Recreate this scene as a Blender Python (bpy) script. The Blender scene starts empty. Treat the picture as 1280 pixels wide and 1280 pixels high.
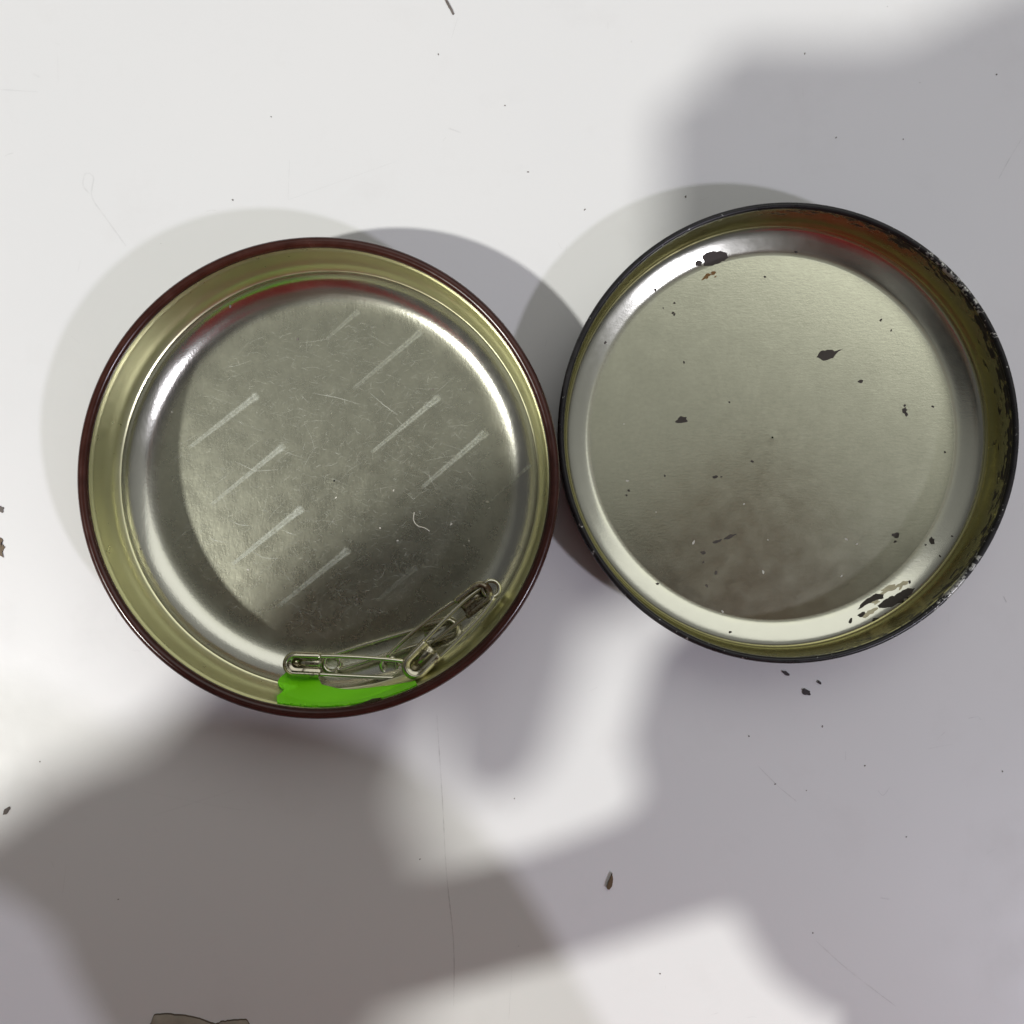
import bpy, bmesh, math, random
from mathutils import Vector, Matrix, Quaternion, noise as mnoise

random.seed(7)
SC = bpy.context.scene
COL = SC.collection
CM = 0.01                       # everything below is written in centimetres
R = math.radians

# ------------------------------------------------------------------ camera, room light, lamps
CAM_H, FPX = 21.1, 1283.0
cd = bpy.data.cameras.new('camera'); cam = bpy.data.objects.new('camera', cd); COL.objects.link(cam)
cam.location = (0, 0, CAM_H*CM); cam.rotation_euler = (0, 0, 0)
cd.sensor_width = 36; cd.angle = 2*math.atan(640/FPX)
cd.clip_start = 0.0004; cd.clip_end = 60
SC.camera = cam

w = bpy.data.worlds.new('World'); SC.world = w; w.use_nodes = True
bg = w.node_tree.nodes['Background']
# an indoor room: a pale ceiling overhead, duller walls towards the horizon
_t = w.node_tree; _g = _t.nodes.new('ShaderNodeNewGeometry'); _s = _t.nodes.new('ShaderNodeSeparateXYZ')
_r = _t.nodes.new('ShaderNodeValToRGB')
_c = _t.nodes.new('ShaderNodeTexCoord'); _t.links.new(_c.outputs['Generated'], _s.inputs[0])
_m = _t.nodes.new('ShaderNodeVectorMath'); _m.operation = 'DOT_PRODUCT'; _m.inputs[1].default_value = (0.32, 0.42, 0.72)
_t.links.new(_c.outputs['Generated'], _m.inputs[0]); _t.links.new(_m.outputs['Value'], _r.inputs[0]); _t.links.new(_r.outputs[0], bg.inputs[0])
_r.color_ramp.elements[0].position = .30; _r.color_ramp.elements[0].color = (.10, .099, .099, 1)
_r.color_ramp.elements[1].position = .90; _r.color_ramp.elements[1].color = (.36, .36, .35, 1)
_t.nodes.remove(_g)
bg.inputs[1].default_value = 0.85

def lamp(name, loc, aim, size, power, col):
    ld = bpy.data.lights.new(name, 'AREA'); ld.shape = 'DISK'; ld.size = size*CM
    ld.energy = power; ld.color = col
    o = bpy.data.objects.new(name, ld); COL.objects.link(o)
    o.location = Vector(loc)*CM
    d = Vector(aim) - Vector(loc)
    o.rotation_euler = d.to_track_quat('-Z', 'Y').to_euler()
    return o
L2 = (-116, -54, 160); L1 = (124, -88.7, 160)
lamp('ceiling_lamp', L2, (0, 0, 0), 8.5, 29, (1.0, 0.995, 0.95))
lamp('ceiling_lamp', L1, (0, 0, 0), 11, 14, (0.86, 0.84, 1.0))

wl = bpy.data.lights.new('window_light', 'AREA'); wl.shape = 'RECTANGLE'; wl.size = 3.0; wl.size_y = 1.7
wl.energy = 12; wl.color = (1, 1, .97)
wo = bpy.data.objects.new('window_light', wl); COL.objects.link(wo); wo.location = (.75, 1.45, 2.05)
wo.rotation_euler = (Vector((0, 0, 0))-wo.location).to_track_quat('-Z', 'Y').to_euler()

SC.view_settings.view_transform = 'Standard'; SC.view_settings.look = 'None'
SC.view_settings.exposure = 0.08; SC.view_settings.gamma = 1
SC.render.engine = 'CYCLES'
SC.cycles.use_denoising = True
SC.cycles.sample_clamp_indirect = 6
SC.cycles.max_bounces = 10; SC.cycles.glossy_bounces = 6

# ------------------------------------------------------------------ helpers
def at(px, py, z=0.0):
    """photo pixel -> point (cm) on the level z"""
    D = CAM_H - z
    return Vector(((px-640)*D/FPX, (640-py)*D/FPX, z))

def obj(name, verts, faces, mat, parent=None, origin=(0, 0, 0), smooth=True, mats=None, fm=None, attr=None):
    me = bpy.data.meshes.new(name)
    o0 = Vector(origin)
    me.from_pydata([tuple((Vector(v)-o0)*CM) for v in verts], [], faces)
    for m in (mats or [mat]): me.materials.append(m)
    if fm: me.polygons.foreach_set('material_index', fm)
    me.polygons.foreach_set('use_smooth', [smooth]*len(me.polygons))
    if attr:
        a = me.attributes.new('mask', 'FLOAT', 'POINT'); a.data.foreach_set('value', attr)
    me.update()
    o = bpy.data.objects.new(name, me); COL.objects.link(o)
    if parent is not None: o.parent = parent
    else: o.location = o0*CM
    return o

def tag(o, label=None, cat=None, group=None, kind=None):
    if label: o['label'] = label
    if cat: o['category'] = cat
    if group: o['group'] = group
    if kind: o['kind'] = kind
    return o

def empty(name, loc):
    o = bpy.data.objects.new(name, None); COL.objects.link(o)
    o.empty_display_size = 0.01; o.location = Vector(loc)*CM
    return o

class Mat:
    def __init__(s, name):
        s.m = bpy.data.materials.new(name); s.m.use_nodes = True
        s.t = s.m.node_tree; s.n = s.t.nodes; s.l = s.t.links
        s.b = s.n['Principled BSDF']; s.out = s.n['Material Output']
    def new(s, t, **kw):
        n = s.n.new(t)
        for k, v in kw.items(): setattr(n, k, v)
        return n
    def link(s, a, b): s.l.new(a, b)
    def co(s): 
        if not hasattr(s, '_co'): s._co = s.new('ShaderNodeTexCoord')
        return s._co.outputs['Object']
    def noise(s, scale, detail=3, rough=.5, vec=None, stretch=None):
        n = s.new('ShaderNodeTexNoise'); n.inputs['Scale'].default_value = scale
        n.inputs['Detail'].default_value = detail; n.inputs['Roughness'].default_value = rough
        v = vec or s.co()
        if stretch:
            mp = s.new('ShaderNodeMapping'); mp.inputs['Scale'].default_value = stretch[:3]
            if len(stretch) > 3: mp.inputs['Rotation'].default_value = (0, 0, stretch[3])
            s.link(v, mp.inputs['Vector']); v = mp.outputs[0]
        s.link(v, n.inputs['Vector']); return n.outputs['Fac']
    def ramp(s, fac, stops):
        r = s.new('ShaderNodeValToRGB'); e = r.color_ramp.elements
        while len(e) < len(stops): e.new(.5)
        for k, (p, c) in zip(e, stops):
            k.position = p; k.color = (c, c, c, 1) if isinstance(c, (int, float)) else (*c, 1)
        s.link(fac, r.inputs[0]); return r.outputs[0]
    def math(s, op, a, b=None, c=None, clamp=False):
        n = s.new('ShaderNodeMath', operation=op, use_clamp=clamp)
        for i, v in enumerate((a, b, c)):
            if v is None: continue
            if isinstance(v, (int, float)): n.inputs[i].default_value = v
            else: s.link(v, n.inputs[i])
        return n.outputs[0]
    def mix(s, fac, a, b):
        n = s.new('ShaderNodeMix', data_type='RGBA')
        for sock, v in ((n.inputs[0], fac), (n.inputs[6], a), (n.inputs[7], b)):
            if isinstance(v, tuple): sock.default_value = (*v, 1)
            elif isinstance(v, (int, float)): sock.default_value = v
            else: s.link(v, sock)
        return n.outputs[2]
    def bump(s, h, strength, dist=.0002):
        n = s.new('ShaderNodeBump'); n.inputs['Strength'].default_value = strength
        n.inputs['Distance'].default_value = dist; s.link(h, n.inputs['Height'])
        s.link(n.outputs[0], s.b.inputs['Normal']); return n
    def set(s, **kw):
        for k, v in kw.items():
            i = s.b.inputs[k.replace('_', ' ')]
            if isinstance(v, tuple): i.default_value = (*v, 1)
            elif isinstance(v, (int, float)): i.default_value = v
            else: s.link(v, i)
        return s
    def sep(s):
        n = s.new('ShaderNodeSeparateXYZ'); s.link(s.co(), n.inputs[0]); return n.outputs
    def alpha(s, fac):
        t = s.new('ShaderNodeBsdfTransparent'); mx = s.new('ShaderNodeMixShader')
        s.link(fac, mx.inputs[0]); s.link(t.outputs[0], mx.inputs[1]); s.link(s.b.outputs[0], mx.inputs[2])
        s.link(mx.outputs[0], s.out.inputs['Surface']); return s
    def attr(s):
        a = s.new('ShaderNodeAttribute'); a.attribute_name = 'mask'; return a.outputs['Fac']

# ------------------------------------------------------------------ materials
def m_table():
    m = Mat('white_laminate')
    big = m.noise(9, 3); fine = m.noise(900, 2); smudge = m.noise(55, 5, .65)
    c = m.mix(m.ramp(big, [(.3, 0), (.7, 1)]), (.775, .775, .76), (.745, .75, .74))
    c = m.mix(m.ramp(smudge, [(.55, 0), (.85, .22)]), c, (.6, .585, .56))
    m.set(Base_Color=c, Roughness=m.ramp(smudge, [(.3, .34), (.8, .48)]), Specular_IOR_Level=.4)
    m.bump(fine, .12, .00008); return m.m

def m_tin(name, col_wall, rough, grain=1.0, streak=None, diffuse=0.0, dirt=None):
    m = Mat(name)
    n1 = m.noise(260, 4, .6); n2 = m.noise(2600, 2)
    cloud = m.noise(60, 4, .6)
    c = m.mix(m.ramp(cloud, [(.35, 0), (.7, .25)]), col_wall, tuple(v*.72 for v in col_wall))
    met = 1.0 - diffuse
    rr = m.math('ADD', m.math('MULTIPLY', n1, .14), rough-.07)
    if dirt:
        x, y, z = m.sep()
        # worn paint near the rim: blackish-brown flecks, more on the right-hand side
        zz = m.new('ShaderNodeMapRange'); m.link(z, zz.inputs[0])
        zz.inputs[1].default_value = .0052; zz.inputs[2].default_value = .0122
        zz.inputs[3].default_value = -.14; zz.inputs[4].default_value = .10
        xx = m.new('ShaderNodeMapRange'); m.link(x, xx.inputs[0])
        xx.inputs[1].default_value = -.02; xx.inputs[2].default_value = .043
        xx.inputs[3].default_value = -.05; xx.inputs[4].default_value = .08
        fl = m.noise(330, 5, .65, stretch=(1, 1, 2.2))
        f = m.math('ADD', m.math('ADD', fl, zz.outputs[0]), xx.outputs[0])
        k = m.ramp(f, [(.60, 0), (.635, 1)])
        c = m.mix(k, c, (.022, .016, .010))
        m.set(Metallic=m.math('SUBTRACT', met, m.math('MULTIPLY', k, met)))
        rr = m.math('ADD', rr, m.math('MULTIPLY', k, .3))
    else:
        m.set(Metallic=met)
    m.set(Base_Color=c, Roughness=rr)
    h = m.math('ADD', m.math('MULTIPLY', n2, .5*grain), m.math('MULTIPLY', n1, .6*grain))
    if streak:
        s = m.noise(900, 4, .6, stretch=streak)
        h = m.math('ADD', h, m.math('MULTIPLY', s, 1.4))
    m.bump(h, .30, .00007); return m.m

def m_floor(name, c_in, r_in, c_out, r_out, ra, rb, streak, bump=.3, diffuse=0.0):
    """one sheet of tin: dull on the flat, brighter where it was drawn up into the wall (ra..rb metres)"""
    m = Mat(name); x, y, z = m.sep()
    r = m.math('SQRT', m.math('ADD', m.math('MULTIPLY', x, x), m.math('MULTIPLY', y, y)))
    n1 = m.noise(260, 4, .6)
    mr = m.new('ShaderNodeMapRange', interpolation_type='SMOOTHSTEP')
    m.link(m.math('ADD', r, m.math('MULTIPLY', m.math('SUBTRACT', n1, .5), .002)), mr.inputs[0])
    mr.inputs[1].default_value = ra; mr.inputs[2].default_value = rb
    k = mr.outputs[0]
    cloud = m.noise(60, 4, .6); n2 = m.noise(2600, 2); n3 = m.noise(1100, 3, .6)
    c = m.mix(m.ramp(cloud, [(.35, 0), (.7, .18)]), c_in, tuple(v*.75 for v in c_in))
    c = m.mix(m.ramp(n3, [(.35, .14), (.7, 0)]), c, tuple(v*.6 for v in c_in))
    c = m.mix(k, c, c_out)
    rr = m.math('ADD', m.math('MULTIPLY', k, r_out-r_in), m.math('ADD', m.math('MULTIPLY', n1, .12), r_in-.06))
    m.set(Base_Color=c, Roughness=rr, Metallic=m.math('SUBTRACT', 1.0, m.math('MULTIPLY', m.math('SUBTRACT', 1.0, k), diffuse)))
    s = m.noise(900, 4, .6, stretch=streak)
    h = m.math('ADD', m.math('MULTIPLY', n2, .6), m.math('MULTIPLY', n1, .8))
    h = m.math('ADD', h, m.math('MULTIPLY', s, .9))
    m.bump(h, bump, .00007); return m.m

def m_paint(name, col, rough=.25, wear=None, chip=(.5, .5, .46)):
    m = Mat(name); n = m.noise(300, 5, .65)
    c = m.mix(m.ramp(n, [(.3, 0), (.75, 1)]), tuple(v*.75 for v in col), tuple(v*1.3 for v in col))
    if wear:
        x, y, z = m.sep()
        ang = m.math('ARCTAN2', y, x)
        tot = None
        for a0, wd in wear:
            d = m.math('ABSOLUTE', m.math('SUBTRACT', ang, R(a0)))
            q = m.math('SUBTRACT', 1.0, m.math('DIVIDE', d, R(wd)), clamp=True)
            tot = q if tot is None else m.math('MAXIMUM', tot, q)
        sp = m.noise(700, 4, .7)
        k = m.ramp(m.math('ADD', sp, m.math('MULTIPLY', tot, .22)), [(.655, 0), (.69, 1)])
        c = m.mix(k, c, chip)
        m.set(Metallic=m.math('MULTIPLY', k, .8))
    m.set(Base_Color=c, Roughness=m.ramp(n, [(.3, rough*.8), (.8, rough*1.5)]), Coat_Weight=.0, Specular_IOR_Level=.4)
    m.bump(m.noise(500, 4), .1, .00005); return m.m

def m_clasp(name='nickel_clasp', lo=.56):
    m = Mat(name); x, y, z = m.sep()
    n = m.noise(420, 5, .65); k = m.ramp(n, [(lo, 0), (lo+.12, 1)])
    nz = m.noise(2600, 2)
    c = m.mix(k, (.52, .49, .38), (.10, .055, .028))
    m.set(Base_Color=c, Metallic=m.math('SUBTRACT', 1.0, m.math('MULTIPLY', k, .75)), Roughness=m.math('ADD', .18, m.math('MULTIPLY', k, .4)))
    m.bump(nz, .25, .00006); return m.m

def m_plain(name, col, rough=.6, metal=0.0, var=.3, scale=400, bump=.2):
    m = Mat(name); n = m.noise(scale, 4, .6)
    c = m.mix(n, tuple(v*(1-var) for v in col), tuple(min(1, v*(1+var)) for v in col))
    m.set(Base_Color=c, Roughness=rough, Metallic=metal); m.bump(n, bump, .0001); return m.m

def m_alpha(name, col, gain, scale=1500, rough=.6, lo=.3, hi=.65):
    m = Mat(name); m.set(Base_Color=col, Roughness=rough)
    f = m.math('MULTIPLY', m.math('MULTIPLY', m.attr(), m.ramp(m.noise(scale, 3, .6), [(lo, .25), (hi, 1)])), gain, clamp=True)
    return m.alpha(f).m

M = dict(
    table=m_table(),
    gold=m_tin('gold_lacquered_tin', (.80, .79, .50), .30, .8),
    gold_worn=m_tin('worn_gold_lacquer', (.52, .49, .23), .23, 1.0, dirt=True),
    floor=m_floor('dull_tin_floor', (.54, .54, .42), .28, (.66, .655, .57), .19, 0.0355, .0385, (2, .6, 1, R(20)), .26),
    lidfloor=m_floor('brushed_tin_floor', (.78, .785, .60), .225, (.66, .66, .56), .20, .0365, .0390, (.6, 2.4, 1, R(-14)), .13, .0),
    brown=m_paint('brown_enamel', (.040, .011, .007), .20),
    black=m_paint('black_enamel', (.012, .011, .011), .28, wear=[(-42, 15), (40, 22)]),
    chip=m_plain('bared_dark_steel', (.062, .052, .042), .55, .3, .3, 900),
    cream=m_plain('bleached_lacquer', (.78, .72, .50), .45, .2, .25, 900),
    rust=m_plain('orange_rust', (.30, .17, .06), .8, 0, .3, 900),
    steel=m_tin('nickel_wire', (.72, .70, .56), .14, .25),
    clasp=m_clasp(), clasp_rusty=m_clasp('rusty_clasp', .44),
    skin=m_plain('skin', (.17, .115, .085), .5, 0, .08, 120, .1),
    shirt=m_plain('red_cloth', (.33, .025, .025), .85, 0, .15, 300, .3),
    hair=m_plain('dark_hair', (.03, .02, .015), .5, 0, .3, 300, .5),
    phone=m_plain('black_phone_glass', (.012, .012, .014), .12, 0, .1, 50, 0),
    lens=m_plain('lens_glass', (.005, .005, .008), .05, 0, .1, 50, 0),
    scuff=m_alpha('chalky_scuff', (.70, .73, .64), .68, 2200),
    scratch=m_alpha('bright_scratch', (.76, .78, .70), .7, 900),
    lint=m_plain('pale_lint', (.66, .64, .56), .9),
    tmark=m_alpha('table_scratch', (.22, .20, .18), .5, 700),
    speck=m_plain('dirt', (.16, .14, .125), .8),
    flake=m_plain('dark_paint_flake', (.035, .025, .025), .6),
    seed=m_plain('brown_seed', (.12, .075, .03), .5),
    torn=m_plain('dull_brown_underside', (.055, .06, .018), .8, 0, .5, 500),
    label=m_plain('grubby_beige_paper', (.33, .29, .23), .8, 0, .35, 260, .4),
    labeledge=m_plain('dark_torn_edge', (.10, .075, .055), .8),
)
def m_green():
    m = Mat('bright_green_plastic')
    n = m.noise(70, 3)
    m.set(Base_Color=m.mix(n, (.22, .92, .006), (.30, .98, .010)), Roughness=.5, Subsurface_Weight=0)
    m.bump(m.noise(220, 3), .15, .0002); return m.m
M['green'] = m_green()

# ------------------------------------------------------------------ the table
def build_table():
    o = obj('table_top', [], [], M['table'])
    bm = bmesh.new(); bmesh.ops.create_cube(bm, size=1)
    bmesh.ops.scale(bm, vec=(1.6, 1.0, .03), verts=bm.verts)
    bmesh.ops.translate(bm, vec=(0, .16, -.015), verts=bm.verts)
    bmesh.ops.bevel(bm, geom=list(bm.edges), offset=.003, segments=3, affect='EDGES')
    bm.to_mesh(o.data); bm.free()
    tag(o, kind='structure'); return o
table = build_table()

# ------------------------------------------------------------------ tins
def lathe(name, prof, mat, parent, n=224, mats=None, pm=None, closed=False, wob=0.0):
    V, F, FM = [], [], []
    k = len(prof)
    for i in range(n):
        a = 2*math.pi*i/n
        wv = 1 + wob*(math.sin(3*a+.4)+.6*math.sin(5*a+1.3))
        for r, z in prof: V.append((r*wv*math.cos(a), r*wv*math.sin(a), z))
    segs = k if closed else k-1
    for i in range(n):
        j = (i+1) % n
        for s in range(segs):
            t = (s+1) % k
            F.append((i*k+s, j*k+s, j*k+t, i*k+t)); FM.append(pm[s] if pm else 0)
    return obj(name, V, F, mat, parent, mats=mats, fm=FM if mats else None)

def spline(pts, n=6):
    """Catmull-Rom through (r,z) points"""
    P = [pts[0]]+list(pts)+[pts[-1]]; out = []
    for i in range(1, len(P)-2):
        for s in range(n):
            t = s/n
            out.append(tuple(.5*((2*P[i][c])+(-P[i-1][c]+P[i+1][c])*t+(2*P[i-1][c]-5*P[i][c]+4*P[i+1][c]-P[i+2][c])*t*t
                       + (-P[i-1][c]+3*P[i][c]-3*P[i+1][c]+P[i+2][c])*t**3) for c in range(2)))
    out.append(pts[-1]); return out

def prof_z(prof, r):
    pts = sorted(prof)
    for (r0, z0), (r1, z1) in zip(pts, pts[1:]):
        if r0 <= r <= r1: return z0+(z1-z0)*(r-r0)/max(r1-r0, 1e-6)
    return pts[0][1] if r < pts[0][0] else pts[-1][1]

BASE = Vector((-3.637, .640, 0)); LID = Vector((5.325, 1.525, 0))

def bead(rc, zc, rr, n=16, a0=0, a1=360):
    return [(rc+rr*math.cos(R(a0+(a1-a0)*i/n)), zc+rr*math.sin(R(a0+(a1-a0)*i/n))) for i in range(n)]

# left: the deeper brown tin
base = empty('round_tin', BASE)
tag(base, 'deeper round tin with brown rolled rim holding safety pins and a green scrap', 'tin', 'open round tins on the table')
b_wall_in = spline([(4.345, 1.80), (4.316, 1.72), (4.312, 1.60)], 3) + spline([(4.368, 1.585), (4.37, 1.30), (4.345, 1.0), (4.29, .80), (4.20, .675), (4.155, .640)], 6)
b_wall = [(4.44, .06), (4.46, .12), (4.46, 1.0), (4.455, 1.74)] + b_wall_in
lathe('side_wall', b_wall, None, base, mats=[M['brown'], M['gold']], pm=[0]*3+[1]*(len(b_wall)-4))
lathe('rolled_rim', bead(4.432, 1.79, .101), M['brown'], base, closed=True)
b_fil = spline([(4.155, .640), (4.175, .60), (4.17, .55), (4.14, .475), (4.06, .375), (3.95, .280), (3.84, .208), (3.75, .166), (3.66, .139), (3.56, .121), (3.46, .110)], 6)
b_floor = [(3.46, .110)] + spline([(3.36, .104), (3.2, .100), (2.5, .102), (2.0, .104), (1.0, .106), (.02, .107)], 4)
def disc(name, prof, mat, parent, n=160):
    V, F = [], []
    k = len(prof)
    for i in range(n):
        a = 2*math.pi*i/n
        for r, z in prof: V.append((r*math.cos(a), r*math.sin(a), z))
    for i in range(n):
        j = (i+1) % n
        for s in range(k-1): F.append((i*k+s, i*k+s+1, j*k+s+1, j*k+s))
    F.append(tuple(i*k+k-1 for i in range(n)))
    return obj(name, V, F, mat, parent)
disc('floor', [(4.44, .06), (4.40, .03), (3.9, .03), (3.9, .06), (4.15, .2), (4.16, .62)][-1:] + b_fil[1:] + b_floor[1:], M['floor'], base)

# right: the shallow black-rimmed tin
lid = empty('tin_lid', LID)
tag(lid, 'shallow black rimmed tin lid with dark chips on its bare pale floor', 'tin lid', 'open round tins on the table')
l_wall_in = spline([(4.352, 1.30), (4.335, 1.24), (4.335, 1.17)], 3) + spline([(4.345, 1.155), (4.335, .85), (4.31, .60), (4.265, .46), (4.215, .415)], 6)
l_wall = [(4.36, .05), (4.40, .11), (4.40, .8), (4.395, 1.28)] + l_wall_in
lathe('side_wall', l_wall, None, lid, mats=[M['black'], M['gold_worn']], pm=[0]*3+[1]*(len(l_wall)-4))
lathe('rolled_rim', bead(4.385, 1.305, .062), M['black'], lid, closed=True, wob=.0004)
l_fil = spline([(4.215, .415), (4.232, .385), (4.222, .335), (4.17, .285), (4.10, .242), (4.0, .193), (3.89, .143), (3.81, .113), (3.74, .101), (3.70, .100)], 6)
l_floor = [(3.70, .100)] + spline([(3.5, .103), (2.5, .108), (1.2, .112), (.02, .113)], 4)
disc('floor', l_fil + l_floor[1:], M['lidfloor'], lid)

def on(prof, centre, px, py, lift=.004):
    z = .1
    for _ in range(12):
        p = at(px, py, z); r = (Vector((p.x, p.y))-centre.xy).length; z = .6*z+.4*prof_z(prof, r)
    p = at(px, py, z); p.z = z+lift; return p
BPROF = b_fil+b_floor[1:]; LPROF = l_fil+l_floor[1:]

# ------------------------------------------------------------------ marks on the brown tin's floor
def strip(name, p0, p1, w0, w1, mat, parent, prof, centre, headr=1.0, fade=.6, bend=0.0):
    n, c = 26, 5
    V, F, A = [], [], []
    for i in range(n+1):
        t = i/n
        x = p0[0]+(p1[0]-p0[0])*t; y = p0[1]+(p1[1]-p0[1])*t
        dx, dy = p1[0]-p0[0], p1[1]-p0[1]; L = math.hypot(dx, dy); nx, ny = -dy/L, dx/L
        bx = bend*math.sin(math.pi*t)
        wd = (w0+(w1-w0)*t)*(1+(headr-1)*max(0, 1-t*9))*(1+.12*mnoise.noise((x*.2, y*.2, 3)))
        if t < .03: wd *= .6
        for j in range(c):
            s = (j/(c-1)-.5)
            p = on(prof, centre, x+nx*(s*wd+bx), y+ny*(s*wd+bx), .005)
            V.append(p)
            e = (.0, .95, .55, .95, .0)[j]
            A.append(e*(1-fade*t)*(1 if i not in (0, n) else .25))
    for i in range(n):
        for j in range(c-1): F.append((i*c+j, i*c+j+1, (i+1)*c+j+1, (i+1)*c+j))
    return obj(name, V, F, mat, parent, origin=centre, attr=A)
for p0, p1, w0, s in [((323, 493), (236, 560), 10, 1), ((356, 556), (264, 631), 9, 1), ((379, 634), (290, 706), 10, 1.15), ((437, 686), (348, 758), 10, .8),
                      ((550, 495), (464, 566), 9, .85), ((609, 539), (527, 610), 10, .8), ((664, 580), (612, 627), 5, .8), ((528, 413), (442, 486), 9, .55),
                      ((449, 388), (408, 424), 8, .45), ((521, 708), (470, 752), 9, .22), ((652, 684), (638, 699), 9, .5)]:
    o = strip('scuff_mark', p0, p1, w0, w0*.55, M['scuff'], base, BPROF, BASE, headr=1.45, fade=.35)
    a = o.data.attributes['mask']
    for d in a.data: d.value *= s

def scratches():
    V, F, A = [], [], []
    rnd = random.Random(11)
    def add(x, y, ang, L, wd, a):
        dx, dy = math.cos(ang), math.sin(ang)
        k = len(V)
        for t in (-.5, 0, .5):
            b = rnd.uniform(-.08, .08)*L
            cx, cy = x+dx*L*t-dy*b, y+dy*L*t+dx*b
            for s in (-.5, .5):
                r = math.hypot(cx, cy)
                V.append((BASE.x+cx-dy*wd*s, BASE.y+cy+dx*wd*s, prof_z(BPROF, r)+.004)); A.append(a*(1 if t == 0 else .35))
        F.extend([(k, k+1, k+3, k+2), (k+2, k+3, k+5, k+4)])
    for i in range(4200):
        r = 3.3*math.sqrt(rnd.random()); t = rnd.uniform(0, 6.283)
        x, y = r*math.cos(t), r*math.sin(t)
        q = rnd.random()
        ang = rnd.gauss(R(-18), .35) if q < .5 else (rnd.gauss(R(40), .3) if q < .8 else rnd.uniform(0, 3.14))
        add(x, y, ang, rnd.uniform(.03, .16) if rnd.random() < .93 else rnd.uniform(.2, .7), rnd.uniform(.005, .010), rnd.uniform(.15, .75)*rnd.random()**.5)
    for px, py, a, L in [(320, 585, -12, .9), (362, 666, -25, .3), (330, 695, -18, .6), (270, 675, -20, .3), (420, 500, -15, 1.0), (480, 505, -30, .7), (300, 655, -14, .5)]:
        p = at(px, py, .1)-BASE; add(p.x, p.y, R(a), L, .014, .9)
    o = obj('fine_scratches', V, F, M['scratch'], base, origin=BASE, attr=A)
    tag(o, kind='stuff')
scratches()

def tube(name, pts, rad, mat, parent=None, origin=(0, 0, 0), n=10, taper=None):
    V, F = bare_tube(pts, rad, n, taper)
    return obj(name, V, F, mat, parent, origin)
def bare_tube(pts, rad, n=10, taper=None):
    pts = [Vector(p) for p in pts]; V, F = [], []
    up = Vector((0, 0, 1)); prev = None
    for i, p in enumerate(pts):
        d = (pts[min(i+1, len(pts)-1)]-pts[max(i-1, 0)]).normalized()
        if prev is None:
            u = d.cross(up); u = u.normalized() if u.length > 1e-4 else Vector((1, 0, 0))
        else:
            u = (prev-d*prev.dot(d)); u = u.normalized() if u.length > 1e-6 else prev
        prev = u; v = d.cross(u)
        rr = rad*(taper[i] if taper else 1)
        for k in range(n):
            a = 2*math.pi*k/n; V.append(p+u*math.cos(a)*rr+v*math.sin(a)*rr)
    for i in range(len(pts)-1):
        for k in range(n):
            q = (k+1) % n; F.append((i*n+k, i*n+q, (i+1)*n+q, (i+1)*n+k))
    F.append(tuple(range(n))[::-1]); F.append(tuple((len(pts)-1)*n+k for k in range(n)))
    return V, F
def smooth3(pts, n=8):
    P = [Vector(p) for p in pts]; P = [P[0]]+P+[P[-1]]; out = []
    for i in range(1, len(P)-2):
        for s in range(n):
            t = s/n
            out.append(.5*((2*P[i])+(-P[i-1]+P[i+1])*t+(2*P[i-1]-5*P[i]+4*P[i+1]-P[i+2])*t*t+(-P[i-1]+3*P[i]-3*P[i+1]+P[i+2])*t**3))
    out.append(P[-2]); return out

# ------------------------------------------------------------------ chips and rust on the lid's floor
def blob(name, px, py, w_, h_, ang, mat, parent, prof, centre, seed, lift=.006, rough=.35, pts=None, flat=None, n=26):
    """an irregular flake lying on a surface: outline in photo px, real thickness"""
    rings = (1.0, .7, .35); V, F = [], []
    ca, sa = math.cos(R(ang)), math.sin(R(ang))
    def put(x, y, l):
        q = on(prof, centre, x, y, l) if prof else at(x, y, 0)+Vector((0, 0, l))
        V.append(q)
    def outl(i, s):
        if pts:
            m = len(pts); t = i/n*m; a, b = pts[int(t) % m], pts[(int(t)+1) % m]; f = t-int(t)
            x, y = a[0]+(b[0]-a[0])*f, a[1]+(b[1]-a[1])*f
            x += mnoise.noise((x*.35, y*.35, seed))*rough*5; y += mnoise.noise((x*.35, y*.35, seed+9))*rough*5
            return px+(x-px)*s, py+(y-py)*s
        a = 2*math.pi*i/n
        rr = 1+rough*1.6*mnoise.noise((math.cos(a)*1.3+seed*7.1, math.sin(a)*1.3, seed*3.3))
        x, y = w_/2*rr*math.cos(a)*s, h_/2*rr*math.sin(a)*s
        return px+x*ca+y*sa, py-x*sa+y*ca
    for i in range(n): put(*outl(i, 1.03), .0008)
    for s in rings:
        for i in range(n): put(*outl(i, s), lift)
    put(px, py, lift)
    for rg in range(len(rings)):
        for i in range(n):
            j = (i+1) % n; F.append((rg*n+i, (rg+1)*n+i, (rg+1)*n+j, rg*n+j))
    c = len(V)-1; rg = len(rings)
    for i in range(n): F.append((rg*n+i, c, rg*n+(i+1) % n))
    if flat is not None: flat.append((V, F)); return None
    org = centre if parent is not None else at(px, py, 0)
    return obj(name, V, F, mat, parent, origin=org, smooth=False)

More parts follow.
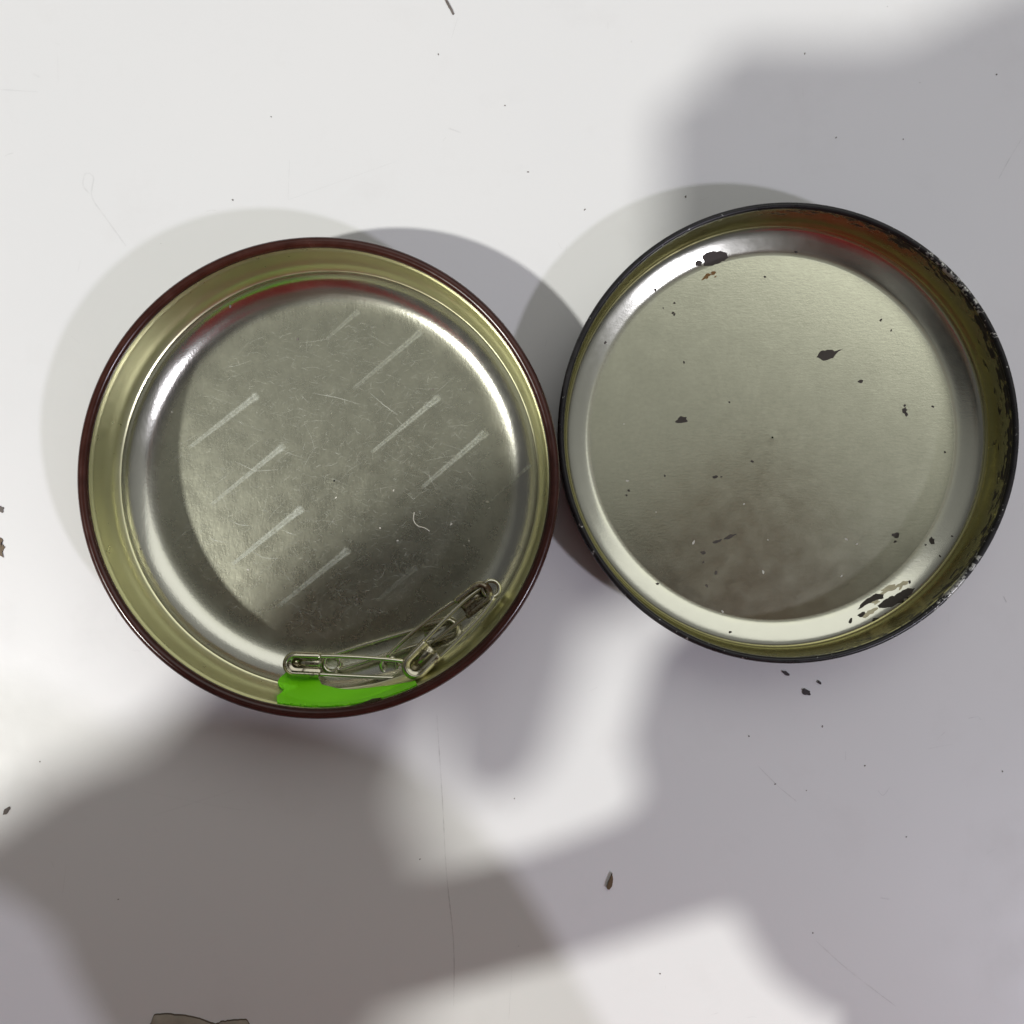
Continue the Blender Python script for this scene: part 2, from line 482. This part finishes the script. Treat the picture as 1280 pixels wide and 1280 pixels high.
blob('chip', 893, 323, 0, 0, 0, M['chip'], lid, LPROF, LID, 1, .010, .5, pts=[(878, 319), (890, 314), (908, 315), (910, 322), (904, 327), (892, 331), (880, 333)])
blob('chip', 1033, 444, 0, 0, 0, M['chip'], lid, LPROF, LID, 2, .008, .25, pts=[(1021, 446), (1026, 439), (1036, 437), (1045, 439), (1054, 436), (1046, 441), (1040, 448), (1030, 451)])
blob('chip', 852, 525, 13, 8, 5, M['chip'], lid, LPROF, LID, 3)
blob('chip', 1110, 752, 0, 0, 0, M['chip'], lid, LPROF, LID, 4, .012, .5, n=40, pts=[(1097, 757), (1108, 748), (1120, 743), (1131, 736), (1141, 736), (1140, 741), (1129, 750), (1115, 759), (1103, 760)])
blob('chip', 1090, 748, 0, 0, 0, M['chip'], lid, LPROF, LID, 5, .008, .25, n=34, pts=[(1073, 762), (1077, 753), (1088, 746), (1094, 742), (1104, 743), (1104, 748), (1094, 750), (1084, 755)])
blob('chip', 1120, 669, 9, 6, 0, M['chip'], lid, LPROF, LID, 6); blob('chip', 1165, 676, 6, 9, 10, M['chip'], lid, LPROF, LID, 7)
blob('chip', 912, 671, 15, 4, 22, M['chip'], lid, LPROF, LID, 8); blob('chip', 896, 677, 11, 3.5, 18, M['chip'], lid, LPROF, LID, 9)
blob('chip', 1077, 768, 10, 5, 25, M['chip'], lid, LPROF, LID, 10); blob('chip', 1096, 774, 11, 3.5, 5, M['chip'], lid, LPROF, LID, 11)
for k, (x, y, s) in enumerate([(884, 345, 9), (892, 341, 7), (879, 349, 4), (894, 346, 3)]):
    blob('rust_spot', x, y, s, s*.55, 30, M['rust'], lid, LPROF, LID, 30+k, .004, .6, n=16)
for k, (x, y, a, b, t) in enumerate([(1110, 737, 26, 7, 28), (1086, 766, 16, 6, 24), (1096, 752, 9, 5, 20), (1128, 731, 12, 6, 30)]):
    blob('lacquer_patch', x, y, a, b, t, M['cream'], lid, LPROF, LID, 70+k, .003, .7, n=24)
flat = []
for k, (x, y, s) in enumerate([(843, 379, 3), (841, 391, 4), (843, 393, 4), (855, 453, 3.4), (912, 503, 3), (1076, 477, 6), (1131, 507, 4), (1131, 513, 7), (1133, 518, 6),
        (940, 577, 4.5), (894, 596, 6), (902, 596, 3), (831, 595, 3), (786, 613, 4), (783, 619, 3), (879, 691, 6), (879, 703, 3.2), (895, 716, 5), (883, 732, 4.2), (822, 730, 4.2),
        (1119, 677, 4), (1063, 776, 6), (1137, 727, 4.5), (1175, 695, 3), (1190, 670, 3), (983, 808, 6), (757, 428, 4), (819, 362, 5), (829, 385, 2.5), (956, 346, 3),
        (1101, 400, 4), (1114, 413, 3), (1166, 508, 4), (1181, 565, 3), (995, 315, 4), (873, 330, 9), (1107, 769, 5), (1115, 770, 4), (1157, 681, 3), (913, 790, 4)]):
    blob('', x, y, s, s*.7, k*37, None, None, LPROF, LID, 50+k, .005, .45, flat=flat, n=10)
V, F = [], []
for v, f in flat:
    b = len(V); V += v; F += [tuple(i+b for i in q) for q in f]
tag(obj('paint_specks', V, F, M['chip'], lid, origin=LID, smooth=False), kind='stuff')

# tiny pale nicks on the lid's floor
flat = []
for k, (x, y, s) in enumerate([(784, 601, 4), (930, 630, 2.5), (954, 715, 5), (1058, 674, 4), (1071, 680, 3), (867, 678, 5), (903, 764, 4), (780, 530, 2), (1052, 720, 3), (820, 640, 2), (960, 675, 2)]):
    blob('', x, y, s, s*.5, k*50, None, None, LPROF, LID, 150+k, .003, .4, flat=flat, n=8)
V, F = [], []
for v, f in flat:
    b = len(V); V += v; F += [tuple(i+b for i in q) for q in f]
tag(obj('bright_nicks', V, F, M['lint'], lid, origin=LID, smooth=False), kind='stuff')

# ------------------------------------------------------------------ green scrap
def wall_r(z):
    best = 4.3
    for pr in (b_wall_in, b_fil):
        for (r0, z0), (r1, z1) in zip(pr, pr[1:]):
            lo, hi = min(z0, z1), max(z0, z1)
            if lo <= z <= hi and hi > lo: best = r0+(r1-r0)*(z-z0)/(z1-z0)
    return best
def green():
    top = [(352, 846), (359, 838), (366, 826), (380, 823), (391, 832), (402, 856), (420, 860), (440, 861), (462, 860), (484, 857), (504, 853), (519, 852)]
    bot = [(347, 872), (347, 880), (355, 886), (368, 889), (384, 890), (404, 888), (422, 887), (440, 884), (458, 880), (478, 874), (500, 867), (522, 857)]
    # the lobed left edge
    left = [(356, 841), (350, 846), (347, 852), (349, 858), (355, 863), (358, 866), (350, 868), (345.5, 873), (346, 880), (352, 886)]
    nu, nv = 90, 30
    def samp(c, t):
        q = t*(len(c)-1); i = min(int(q), len(c)-2); f = q-i
        return c[i][0]+(c[i+1][0]-c[i][0])*f, c[i][1]+(c[i+1][1]-c[i][1])*f
    V, F = [], []
    for side in (0, 1):
        for i in range(nu+1):
            for j in range(nv+1):
                u, v = i/nu, j/nv
                a, b = samp(top, u), samp(bot, u)
                x, y = a[0]+(b[0]-a[0])*v, a[1]+(b[1]-a[1])*v
                if u < .12:
                    lx, ly = samp(left, v); k = (1-u/.12)**.7; x += (lx-x)*k; y += (ly-y)*k*.8
                y += .6*math.sin(u*23)*(1-v)
                z = .22 + 1.35*max(0, min(1, (y-846)/42)) + .30*u + .05*math.sin(u*17+v*3)*(1-abs(2*v-1))
                for _ in range(60):
                    p = at(x, y, z); r = (p-BASE).xy.length
                    if r <= wall_r(z)-.035 or z > 1.72: break
                    z += .025
                p = at(x, y, z)
                d = (p-BASE).xy
                if d.length > 4.30: d = d.normalized()*4.30; p.x, p.y = BASE.x+d.x, BASE.y+d.y
                nrm = Vector((-d.x, -d.y, 2)).normalized()
                V.append(p - nrm*(.018 if side else 0))
    m = (nu+1)*(nv+1); I = lambda i, j, s: s*m+i*(nv+1)+j
    for i in range(nu):
        for j in range(nv):
            F.append((I(i, j, 0), I(i, j+1, 0), I(i+1, j+1, 0), I(i+1, j, 0)))
            F.append((I(i, j, 1), I(i+1, j, 1), I(i+1, j+1, 1), I(i, j+1, 1)))
    for i in range(nu):
        F.append((I(i, 0, 0), I(i+1, 0, 0), I(i+1, 0, 1), I(i, 0, 1))); F.append((I(i, nv, 0), I(i, nv, 1), I(i+1, nv, 1), I(i+1, nv, 0)))
    for j in range(nv):
        F.append((I(0, j, 0), I(0, j, 1), I(0, j+1, 1), I(0, j+1, 0))); F.append((I(nu, j, 0), I(nu, j+1, 0), I(nu, j+1, 1), I(nu, j, 1)))
    o = obj('green_scrap', V, F, M['green'], origin=at(420, 865, .9))
    e = [(394, 884.5), (402, 886.5), (418, 885), (436, 882.5), (452, 879), (466, 873.5), (477, 871.5), (472, 877), (456, 882.5), (440, 886.5), (420, 889.5), (400, 891)]
    V, F = [], []
    for lift in (1.72, 1.77):
        for x, y in e: V.append(at(x+.8*mnoise.noise((x, y, 1)), y+.8*mnoise.noise((x, y, 6)), lift))
    n = len(e); F = [tuple(range(n))[::-1], tuple(range(n, 2*n))]+[(i, (i+1) % n, n+(i+1) % n, n+i) for i in range(n)]
    obj('torn_edge', V, F, M['torn'], o, origin=at(420, 865, .9), smooth=False)
    tag(o, 'bright green plastic scrap with a scalloped end leaning inside the brown rimmed tin', 'plastic scrap')
green()

# ------------------------------------------------------------------ safety pins
WR = .044
def make_pin(name, pa, za, pb, zb, label, flip=1, bow=.10, gap=.37, spread=0.0, roll=0.0, cw=.46, mc='clasp'):
    """coil centred at photo px pa, clasp tip at px pb"""
    A, B = at(*pa, za), at(*pb, zb)
    root = empty(name, A); tag(root, label, 'safety pin', 'safety pins in the brown tin')
    ex = (B-A).normalized(); ez = Vector((0, 0, 1)); ez = (ez-ex*ez.dot(ex)).normalized(); ey = ez.cross(ex)*flip
    if roll:
        q = Quaternion(ex, R(roll)); ey = q @ ey; ez = q @ ez
    L = (B-A).length
    W = lambda x, y, z: A+ex*x+ey*y+ez*z
    g = gap/2; cr = .165
    pts = [W(L-.16, -g*.98, 0), W(L*.6, -g*1.02, 0), W(L*.25, -g*.98, 0), W(.12, -cr*.95, 0)]
    pts = smooth3(pts, 6)[:-1]
    for i in range(34):                                   # one and a half turns of the coil
        a = R(-75 - 600*i/33*1.0 + 0)
        pts.append(W(cr*math.cos(a), cr*math.sin(a), .075*i/33))
    pts += smooth3([W(.10, cr*.98, .075), W(L*.22, g+bow*.7+spread*.25, .07), W(L*.55, g+bow+spread*.6, .05), W(L-.45, g*.95+spread, .03), W(L-.12, g*.8+spread, .02)], 6)
    tube('wire', pts, WR, M['steel'], root, origin=A, n=10)
    # clasp: folded sheet with a rounded end, two raised side wings and a floor
    V, F = [], []
    hw = cw/2; ln = .74; cy = spread*.5
    path = []
    for t in range(9): path.append((L-ln+(ln-hw)*t/8, -hw))
    for t in range(1, 16):
        a = R(-90+180*t/16); path.append((L-hw+hw*math.cos(a), hw*math.sin(a)))
    for t in range(9): path.append((L-hw-(ln-hw)*t/8, hw))
    prof = [(-.14, -.085), (-.05, -.105), (.0, -.07), (.012, .0), (.0, .075), (-.045, .105), (-.085, .10)]
    N = len(path); k = len(prof)
    for i, (x, y) in enumerate(path):
        if i < 9 or i >= N-9: nx, ny = 0, (-1 if i < 9 else 1)
        else: nx, ny = (x-(L-hw))/hw, y/hw
        e = min(i, N-1-i)/8.0; e = min(1, e)
        flare = .55+.45*e                                    # wings slope down at the open end
        for (o_, h) in prof:
            hh = h*flare if h > 0 else h
            V.append(W(x+nx*o_, y+ny*o_+cy, hh+.02))
    for i in range(N-1):
        for s in range(k-1): F.append((i*k+s, (i+1)*k+s, (i+1)*k+s+1, i*k+s+1))
    # floor plate of the clasp
    b = len(V)
    for i in range(N):
        x, y = path[i]; V.append(W(x-(.10 if 9 <= i < N-9 else 0)*((x-(L-hw))/hw), y*.78+cy, -.082))
    F.append(tuple(b+i for i in range(N)))
    o = obj('clasp', V, F, M[mc], root, origin=A)
    md = o.modifiers.new('thickness', 'SOLIDIFY'); md.thickness = .022*CM; md.offset = 0
    return root
make_pin('safety_pin', (415, 829), .22, (574, 783), .24, 'bowed safety pin in the tin, its round coil beside the green scrap', flip=-1, bow=-.02, gap=.36, spread=-.05)
bpy_pinD = make_pin('safety_pin', (487, 831), .26, (612, 733), .62, 'safety pin along the tin rim whose clasp ends farthest from the green scrap', flip=1, bow=.05, gap=.36, mc='clasp_rusty')
make_pin('safety_pin', (520, 838), .44, (355, 829), .52, 'safety pin lying level with its clasp at the scalloped end of the green scrap', flip=-1, bow=.02, gap=.37)
make_pin('safety_pin', (614, 736), .60, (508, 844), .86, 'topmost safety pin with its clasp over the pointed end of the green scrap', flip=1, bow=.02, gap=.44, cw=.50)

# lint thread on the floor of the brown tin
pts = smooth3([on(BPROF, BASE, x, y, .02) for x, y in [(518, 640), (517, 650), (522, 657), (531, 660), (537, 664)]], 5)
tag(tube('lint_thread', pts, .012, M['lint'], origin=pts[0]), 'short curled pale lint thread on the scratched floor of the brown tin', 'lint')
flat = []
for k, (x, y, s) in enumerate([(497, 676, 3), (564, 655, 3.5), (586, 676, 3), (609, 627, 4), (612, 635, 3), (492, 613, 3), (215, 515, 2.5), (310, 712, 3), (420, 622, 3), (475, 660, 3), (580, 682, 2.5)]):
    blob('', x, y, s, s*.6, k*50, None, None, BPROF, BASE, 250+k, .01, .4, flat=flat, n=8)
V, F = [], []
for v, f in flat:
    b = len(V); V += v; F += [tuple(i+b for i in q) for q in f]
tag(obj('dust', V, F, M['lint'], base, origin=BASE, smooth=False), kind='stuff')
flat = []
for k, (x, y, s) in enumerate([(446, 749, 4), (372, 424, 4), (288, 383, 4), (645, 739, 5), (261, 805, 3), (555, 366, 3), (176, 686, 2.5), (541, 487, 3)]):
    blob('', x, y, s, s*.7, k*50, None, None, BPROF, BASE, 280+k, .01, .4, flat=flat, n=8)
V, F = [], []
for v, f in flat:
    b = len(V); V += v; F += [tuple(i+b for i in q) for q in f]
tag(obj('dark_specks', V, F, M['speck'], base, origin=BASE, smooth=False), kind='stuff')

# ------------------------------------------------------------------ things and marks on the table
def fleck(name, px, py, w_, h_, ang, mat, label, cat, seed, lift=.03, pts=None, rough=.35, group=None):
    o = blob(name, px, py, w_, h_, ang, mat, None, None, None, seed, lift, rough, pts=pts)
    tag(o, label, cat, group)
fleck('paint_flake', 1008, 865, 10, 7, -15, M['flake'], 'largest dark paint flake on the table below the black rimmed lid', 'paint flake', 401, group='flakes below the lid')
fleck('paint_flake', 983, 842, 9, 4, -35, M['flake'], 'slanted dark paint flake nearest the edge of the black rimmed lid', 'paint flake', 402, group='flakes below the lid')
fleck('paint_flake', 1024, 853, 5, 3.5, -30, M['flake'], 'tiniest dark paint flake right of the largest one below the lid', 'paint flake', 403, group='flakes below the lid')
fleck('seed', 761, 1103, 0, 0, 0, M['seed'], 'pointed brown seed husk lying alone on the white table', 'seed', 404, .07, pts=[(765, 1091), (766, 1097), (765, 1106), (761, 1111), (758, 1109), (760, 1102)], rough=.05)
fleck('dirt_fleck', 8, 1013, 0, 0, 0, M['speck'], 'black dirt fleck on the table at the left edge of the photo', 'dirt', 405, .02, pts=[(4, 1018), (6, 1011), (12, 1008), (13, 1011), (8, 1018)], rough=.12)
fleck('dirt_fleck', 563, 10, 0, 0, 0, M['speck'], 'thin slanted dark fleck on the table at the top edge of the photo', 'dirt', 406, .02, pts=[(556, 0), (559, 0), (568, 17), (566, 19), (560, 8)], rough=.12)
fleck('dirt_fleck', 2, 684, 0, 0, 0, M['seed'], 'brownish ragged smear of dirt left of the brown rimmed tin', 'dirt', 407, .02, pts=[(-6, 668), (4, 674), (2, 680), (6, 684), (3, 690), (5, 697), (-6, 692)], rough=.4)
fleck('dirt_fleck', 1, 636, 6, 8, 30, M['speck'], 'small dark curl of dirt above the brown smear at the left edge', 'dirt', 408, .02)

def label_scrap():
    top = [(184, 1300), (187, 1282), (193, 1267), (210, 1266), (232, 1268), (250, 1272), (263, 1277), (270, 1279), (276, 1276), (290, 1274), (308, 1273), (313, 1280), (318, 1300)]
    V, F, FM = [], [], []
    low = 1360; n = 60; rows = 5
    for i in range(n+1):
        q = i/n*(len(top)-1); a = min(int(q), len(top)-2); f = q-a
        x = top[a][0]+(top[a+1][0]-top[a][0])*f; y = top[a][1]+(top[a+1][1]-top[a][1])*f
        y += 1.2*mnoise.noise((x*.4, 1, 2)); x += .8*mnoise.noise((y*.5, x*.2, 7))
        for j in range(rows+1):
            v = j/rows
            yy = y if j == 0 else (y+1.4 if j == 1 else y+1.4+(low-y)*(v-.2)/.8)
            p = at(x+(250-x)*0*v, yy, 0); p.z = .004 if j == 0 else .028+.012*mnoise.noise((x*.06, yy*.06, 5))
            V.append(p)
    for i in range(n):
        for j in range(rows):
            F.append((i*(rows+1)+j, i*(rows+1)+j+1, (i+1)*(rows+1)+j+1, (i+1)*(rows+1)+j)); FM.append(1 if j == 0 else 0)
    o = obj('paper_label', V, F, None, origin=at(250, 1310), mats=[M['label'], M['labeledge']], fm=FM)
    tag(o, 'grubby beige torn paper label stuck on the table at the bottom edge', 'label')
label_scrap()

def table_marks():
    V, F, A = [], [], []
    def line(pts, wd, a):
        pts = smooth3([at(x, y, 0) for x, y in pts], 6); b = len(V)
        for i, p in enumerate(pts):
            d = (pts[min(i+1, len(pts)-1)]-pts[max(i-1, 0)]).normalized(); nn = Vector((-d.y, d.x, 0))
            k = .3+.7*abs(mnoise.noise((p.x*2.1, p.y*2.1, a*9)))*1.6
            for s in (-.5, .5):
                q = p+nn*wd*s; q.z = .004; V.append(q); A.append(a*k*(.3 if i in (0, len(pts)-1) else 1))
        for i in range(len(pts)-1): F.append((b+2*i, b+2*i+1, b+2*i+3, b+2*i+2))
    line([(546, 893), (553, 1000), (558, 1090), (567, 1180), (567, 1258)], .022, .55)
    line([(113, 243), (104, 232), (107, 217), (117, 222), (115, 246), (132, 272), (158, 308)], .03, .30)
    line([(360, 250), (430, 225), (500, 200)], .02, .12); line([(0, 112), (48, 115)], .025, .25)
    line([(560, 160), (576, 166)], .03, .4); line([(572, 22), (564, 50)], .015, .2)
    line([(948, 958), (972, 982), (996, 1002)], .018, .40); line([(1020, 1176), (1060, 1212), (1120, 1258)], .02, .38)
    line([(1248, 224), (1262, 198), (1278, 172)], .02, .45); line([(1100, 1122), (1112, 1124)], .03, .5)
    line([(1097, 988), (1104, 994), (1112, 984)], .02, .55); line([(1210, 898), (1222, 896), (1226, 900)], .018, .45)
    line([(1057, 938), (1057, 950)], .018, .35); line([(160, 985), (300, 1012), (310, 1000)], .02, .1)
    line([(83, 1080), (78, 1120)], .02, .2); line([(190, 1020), (300, 985)], .03, .1); line([(1254, 745), (1258, 753)], .022, .6)
    line([(72, 70), (73, 105)], .02, .14); line([(41, 92), (50, 97)], .03, .2); line([(362, 200), (360, 250)], .018, .14)
    line([(1170, 926), (1182, 914)], .016, .3); line([(1190, 930), (1160, 936)], .016, .2); line([(640, 1206), (636, 1275)], .02, .2)
    rnd = random.Random(5)
    for i in range(60):
        x, y = rnd.uniform(-20, 1300), rnd.uniform(-20, 1300); a = rnd.uniform(0, 6.28); l = rnd.uniform(3, 16)
        line([(x, y), (x+l*.5*math.cos(a), y+l*.5*math.sin(a)+rnd.uniform(-1, 1)), (x+l*math.cos(a), y+l*math.sin(a))], rnd.uniform(.01, .022), rnd.uniform(.06, .25))
    tag(obj('table_scratches', V, F, M['tmark'], origin=(0, 0, 0), attr=A), kind='stuff')
    flat = []
    spots = [(660, 215, 3.5), (731, 262, 3.5), (857, 246, 4), (548, 68, 3), (339, 146, 2.5), (220, 85, 2), (1246, 93, 3.5), (1006, 67, 3), (1129, 174, 2.5), (936, 920, 3.5), (969, 980, 3.5),
             (1081, 957, 3), (1028, 908, 3), (643, 998, 2.5), (1008, 988, 2.5), (1133, 1046, 2.5), (1016, 1166, 2.8), (1253, 964, 3), (825, 1217, 3), (834, 1228, 2.4), (742, 1237, 2.2), (714, 1146, 2),
             (870, 860, 2.4), (146, 1045, 2.2), (148, 1124, 2.5), (525, 1074, 3), (50, 952, 2.6), (36, 928, 2.4), (291, 250, 3.5), (68, 252, 2.2), (222, 238, 2), (631, 132, 2.5), (1045, 172, 3), (983, 920, 2), (1090, 1140, 2), (412, 1187, 2.2)]
    spots = [(x, y, s_) for x, y, s_ in spots if s_ > 2.45]
    rnd = random.Random(9)
    spots += [(rnd.uniform(0, 1280), rnd.uniform(0, 1280), rnd.uniform(.8, 1.3)) for _ in range(8)]
    for k, (x, y, s) in enumerate(spots):
        if (at(x, y)-BASE).xy.length < 4.5 or (at(x, y)-LID).xy.length < 4.45: continue
        blob('', x, y, s*.75, s*.5, k*41, None, None, None, None, 500+k, .008, .45, flat=flat, n=8)
    V, F = [], []
    for v, f in flat:
        b = len(V); V += v; F += [tuple(i+b for i in q) for q in f]
    tag(obj('dust_specks', V, F, M['speck'], smooth=False), kind='stuff')
table_marks()

# ------------------------------------------------------------------ the phone and the person taking the picture (above and below the frame)
def box(name, c, d, mat, parent=None, origin=None, bev=.1, seg=4, corner=None):
    bm = bmesh.new(); bmesh.ops.create_cube(bm, size=1)
    bmesh.ops.scale(bm, vec=d, verts=bm.verts)
    if corner:
        ed = [e for e in bm.edges if abs(e.verts[0].co.z-e.verts[1].co.z) > 1e-5]
        bmesh.ops.bevel(bm, geom=ed, offset=corner, segments=8, affect='EDGES')
    bmesh.ops.bevel(bm, geom=[e for e in bm.edges if e.calc_face_angle(0) > .6], offset=bev, segments=seg, affect='EDGES')
    vs = [Vector(c)+v.co for v in bm.verts]; fs = [tuple(v.index for v in f.verts) for f in bm.faces]
    bm.verts.index_update(); bm.free()
    return obj(name, vs, fs, mat, parent, origin=origin or c)
ph = empty('phone', (-5.6, -2.75, 21.7))
tag(ph, 'black phone held level above the two tins, taking the picture', 'phone')
box('body', (-5.6, -2.75, 21.75), (14.7, 7.3, .8), M['phone'], ph, origin=(-5.6, -2.75, 21.7), corner=.85, bev=.15)
box('lens_plate', (.2, -.8, 21.27), (2.3, 2.3, .12), M['lens'], ph, origin=(-5.6, -2.75, 21.7), corner=.6, bev=.04)

def solid(name, caps, mat, parent, origin, voxel=.45, smooth=4):
    """one continuous surface grown from tapered limbs"""
    bm = bmesh.new()
    for (p, rp), (q, rq) in caps:
        p, q = Vector(p), Vector(q); n = max(2, int((q-p).length/(min(rp, rq)*.35))+1)
        for i in range(n+1):
            t = i/n; r = rp+(rq-rp)*t
            bmesh.ops.create_icosphere(bm, subdivisions=2, radius=r*CM, matrix=Matrix.Translation(((p+(q-p)*t)-Vector(origin))*CM))
    me = bpy.data.meshes.new(name); bm.to_mesh(me); bm.free()
    o = bpy.data.objects.new(name, me); COL.objects.link(o)
    md = o.modifiers.new('r', 'REMESH'); md.mode = 'VOXEL'; md.voxel_size = voxel*CM
    sm = o.modifiers.new('s', 'SMOOTH'); sm.iterations = smooth; sm.factor = .5
    dg = bpy.context.evaluated_depsgraph_get()
    nm = bpy.data.meshes.new_from_object(o.evaluated_get(dg)); o.modifiers.clear(); o.data = nm
    nm.name = name; nm.materials.clear(); nm.materials.append(mat)
    nm.polygons.foreach_set('use_smooth', [True]*len(nm.polygons))
    o.parent = parent; return o
def chain(*pr): return list(zip(pr, pr[1:]))
PO = (0, -46, -30)
person = empty('person', PO)
tag(person, 'person in a dark red shirt leaning over the table and holding the phone', 'person')
LS, LE, LW = (-18, -44, 24), (-37, -24, 32), (-22, -12.6, 25)
RS, RE, RW = (18, -46, 22), (10, -38, 6), (3.6, -13.8, 10)
body = []
body += chain(((0, -46, 26), 6), ((5, -30, 37), 6), ((13, -14, 44), 6))
HD = Vector((15, 27, 3))                                       # unseen head leans right of the phone, placed to darken the lid's reflection
def hd(*c): return [(tuple(Vector(p)+HD), r) for p, r in c]
body += chain(*hd(((0, -36, 42), 8.2), ((0, -33, 47), 8.6), ((0, -36, 49), 8.4))) + chain(*hd(((0, -29, 40), 5.6), ((0, -27.5, 38), 4.5)))
body += chain(*hd(((0, -25.2, 43), 1.2), ((0, -23.6, 40.5), 1.3)))
for s in (-1, 1): body += chain(*hd(((s*8.3, -36, 45), 1.2), ((s*8.6, -37, 42), 1.0))) + chain(*hd(((s*3.2, -25.8, 44.5), 1.2), ((s*3.3, -25.7, 44.4), 1.2)))
# left hand: wrist to the phone's left end, fingers under its back, thumb on top
body += chain((LE, 3.4), ((-25.8, -16.3, 28), 2.8), (LW, 2.0), ((-20.2, -10.4, 24), 1.7), ((-16.8, -8.6, 22.8), 1.75), ((-13.4, -7.0, 22.6), 1.7), ((-11.9, -3.8, 22.9), 1.2))
for (a, b, c) in [((-12.6, -6.2, 21.5), (-11.0, -5.6, 20.7), (-9.0, -5.8, 20.6)), ((-12.2, -4.6, 21.5), (-10.8, -4.1, 20.6), (-8.5, -4.2, 20.6)),
                  ((-12.0, -3.0, 21.6), (-10.9, -2.4, 20.6), (-9.2, -2.2, 20.6))]:
    body += chain((a, .85), (b, .8), (c, .7))
body += chain(((-15.9, -8.0, 21.6), 1.4), ((-14.7, -9.5, 20.4), 1.02), ((-14.62, -11.05, 19.8), .82))
body += chain(((-12.4, -5.5, 23.2), 1.0), ((-10.8, -4.0, 23.0), .9), ((-9.4, -3.6, 22.9), .75))
body += chain(((-11.9, -3.0, 23.2), .9), ((-9.6, -.2, 23.1), .85), ((-6.2, 1.5, 22.8), .8), ((-3.0, 2.0, 22.6), .7))
# right hand: from a low wrist up to the phone's lower edge
body += chain((RE, 3.6), (RW, 2.6), ((.6, -12.3, 12.8), 1.9), ((-2.7, -11.8, 14.0), 2.5), ((-4.4, -10.4, 15.4), 2.8), ((-6.2, -9.4, 16.8), 3.2), ((-7.0, -8.2, 18.6), 2.2))
for dx in (-1.9, -.2, 1.5, 3.2):
    body += chain(((-6.6+dx, -8.6, 17.8), 1.0), ((-6.4+dx, -7.4, 20.0), .85), ((-6.3+dx, -6.2, 20.9-.35), .7), ((-6.2+dx, -4.6, 20.55), .62))
body += chain(((-6.2, -11.0, 14.4), 1.25), ((-9.4, -12.1, 14.1), 1.15), ((-12.2, -12.8, 14.0), 1.2))
solid('body', body, M['skin'], person, PO, voxel=.28, smooth=2)
sh = chain(((0, -52, -30), 15), ((0, -50, 0), 14.5), ((0, -48, 14), 14), ((0, -47, 21), 11))
sh += chain(((0, -47, 21), 11), ((3, -38, 29), 10), ((6, -27, 37), 7.5))
sh += chain(((-9, -49, -25), 11), ((-10, -48, 5), 11), ((-12, -46, 20), 8.5)) + chain(((9, -49, -25), 11), ((10, -48, 5), 11), ((12, -47, 19), 8.5))
sh += chain(((-12, -46, 21), 7.5), (LS, 6.8), (LE, 4.2), ((-25.7, -16.6, 28), 3.75)) + chain(((12, -47, 20), 7.5), (RS, 6.6), (RE, 5.2), ((5.2, -22.5, 8.0), 4.0), ((4.7, -16.2, 9), 4.0), ((3.65, -13.6, 10), 4.05))
solid('shirt', sh, M['shirt'], person, PO, voxel=.7, smooth=5)
hr = chain(*hd(((0, -37.5, 46), 8.6), ((0, -35, 51), 8.2), ((0, -31, 51.5), 7.2))) + chain(*hd(((-5, -37, 48), 5.5), ((5, -37, 48), 5.5)))
for k in (-1, 1):                                              # unseen long hair beside the face, added to widen that dark reflection
    hr += chain(*hd(((k*7, -37, 49), 5.0), ((k*10, -35, 43), 4.0), ((k*10.5, -32, 38), 3.2), ((k*9.5, -30, 35), 2.2)))
    if k < 0: hr += chain(*hd(((k*8, -41, 47), 5.0), ((k*10, -42, 40), 4.5), ((k*10, -41, 32), 3.2)))
solid('hair', hr, M['hair'], person, PO, voxel=.7, smooth=3)
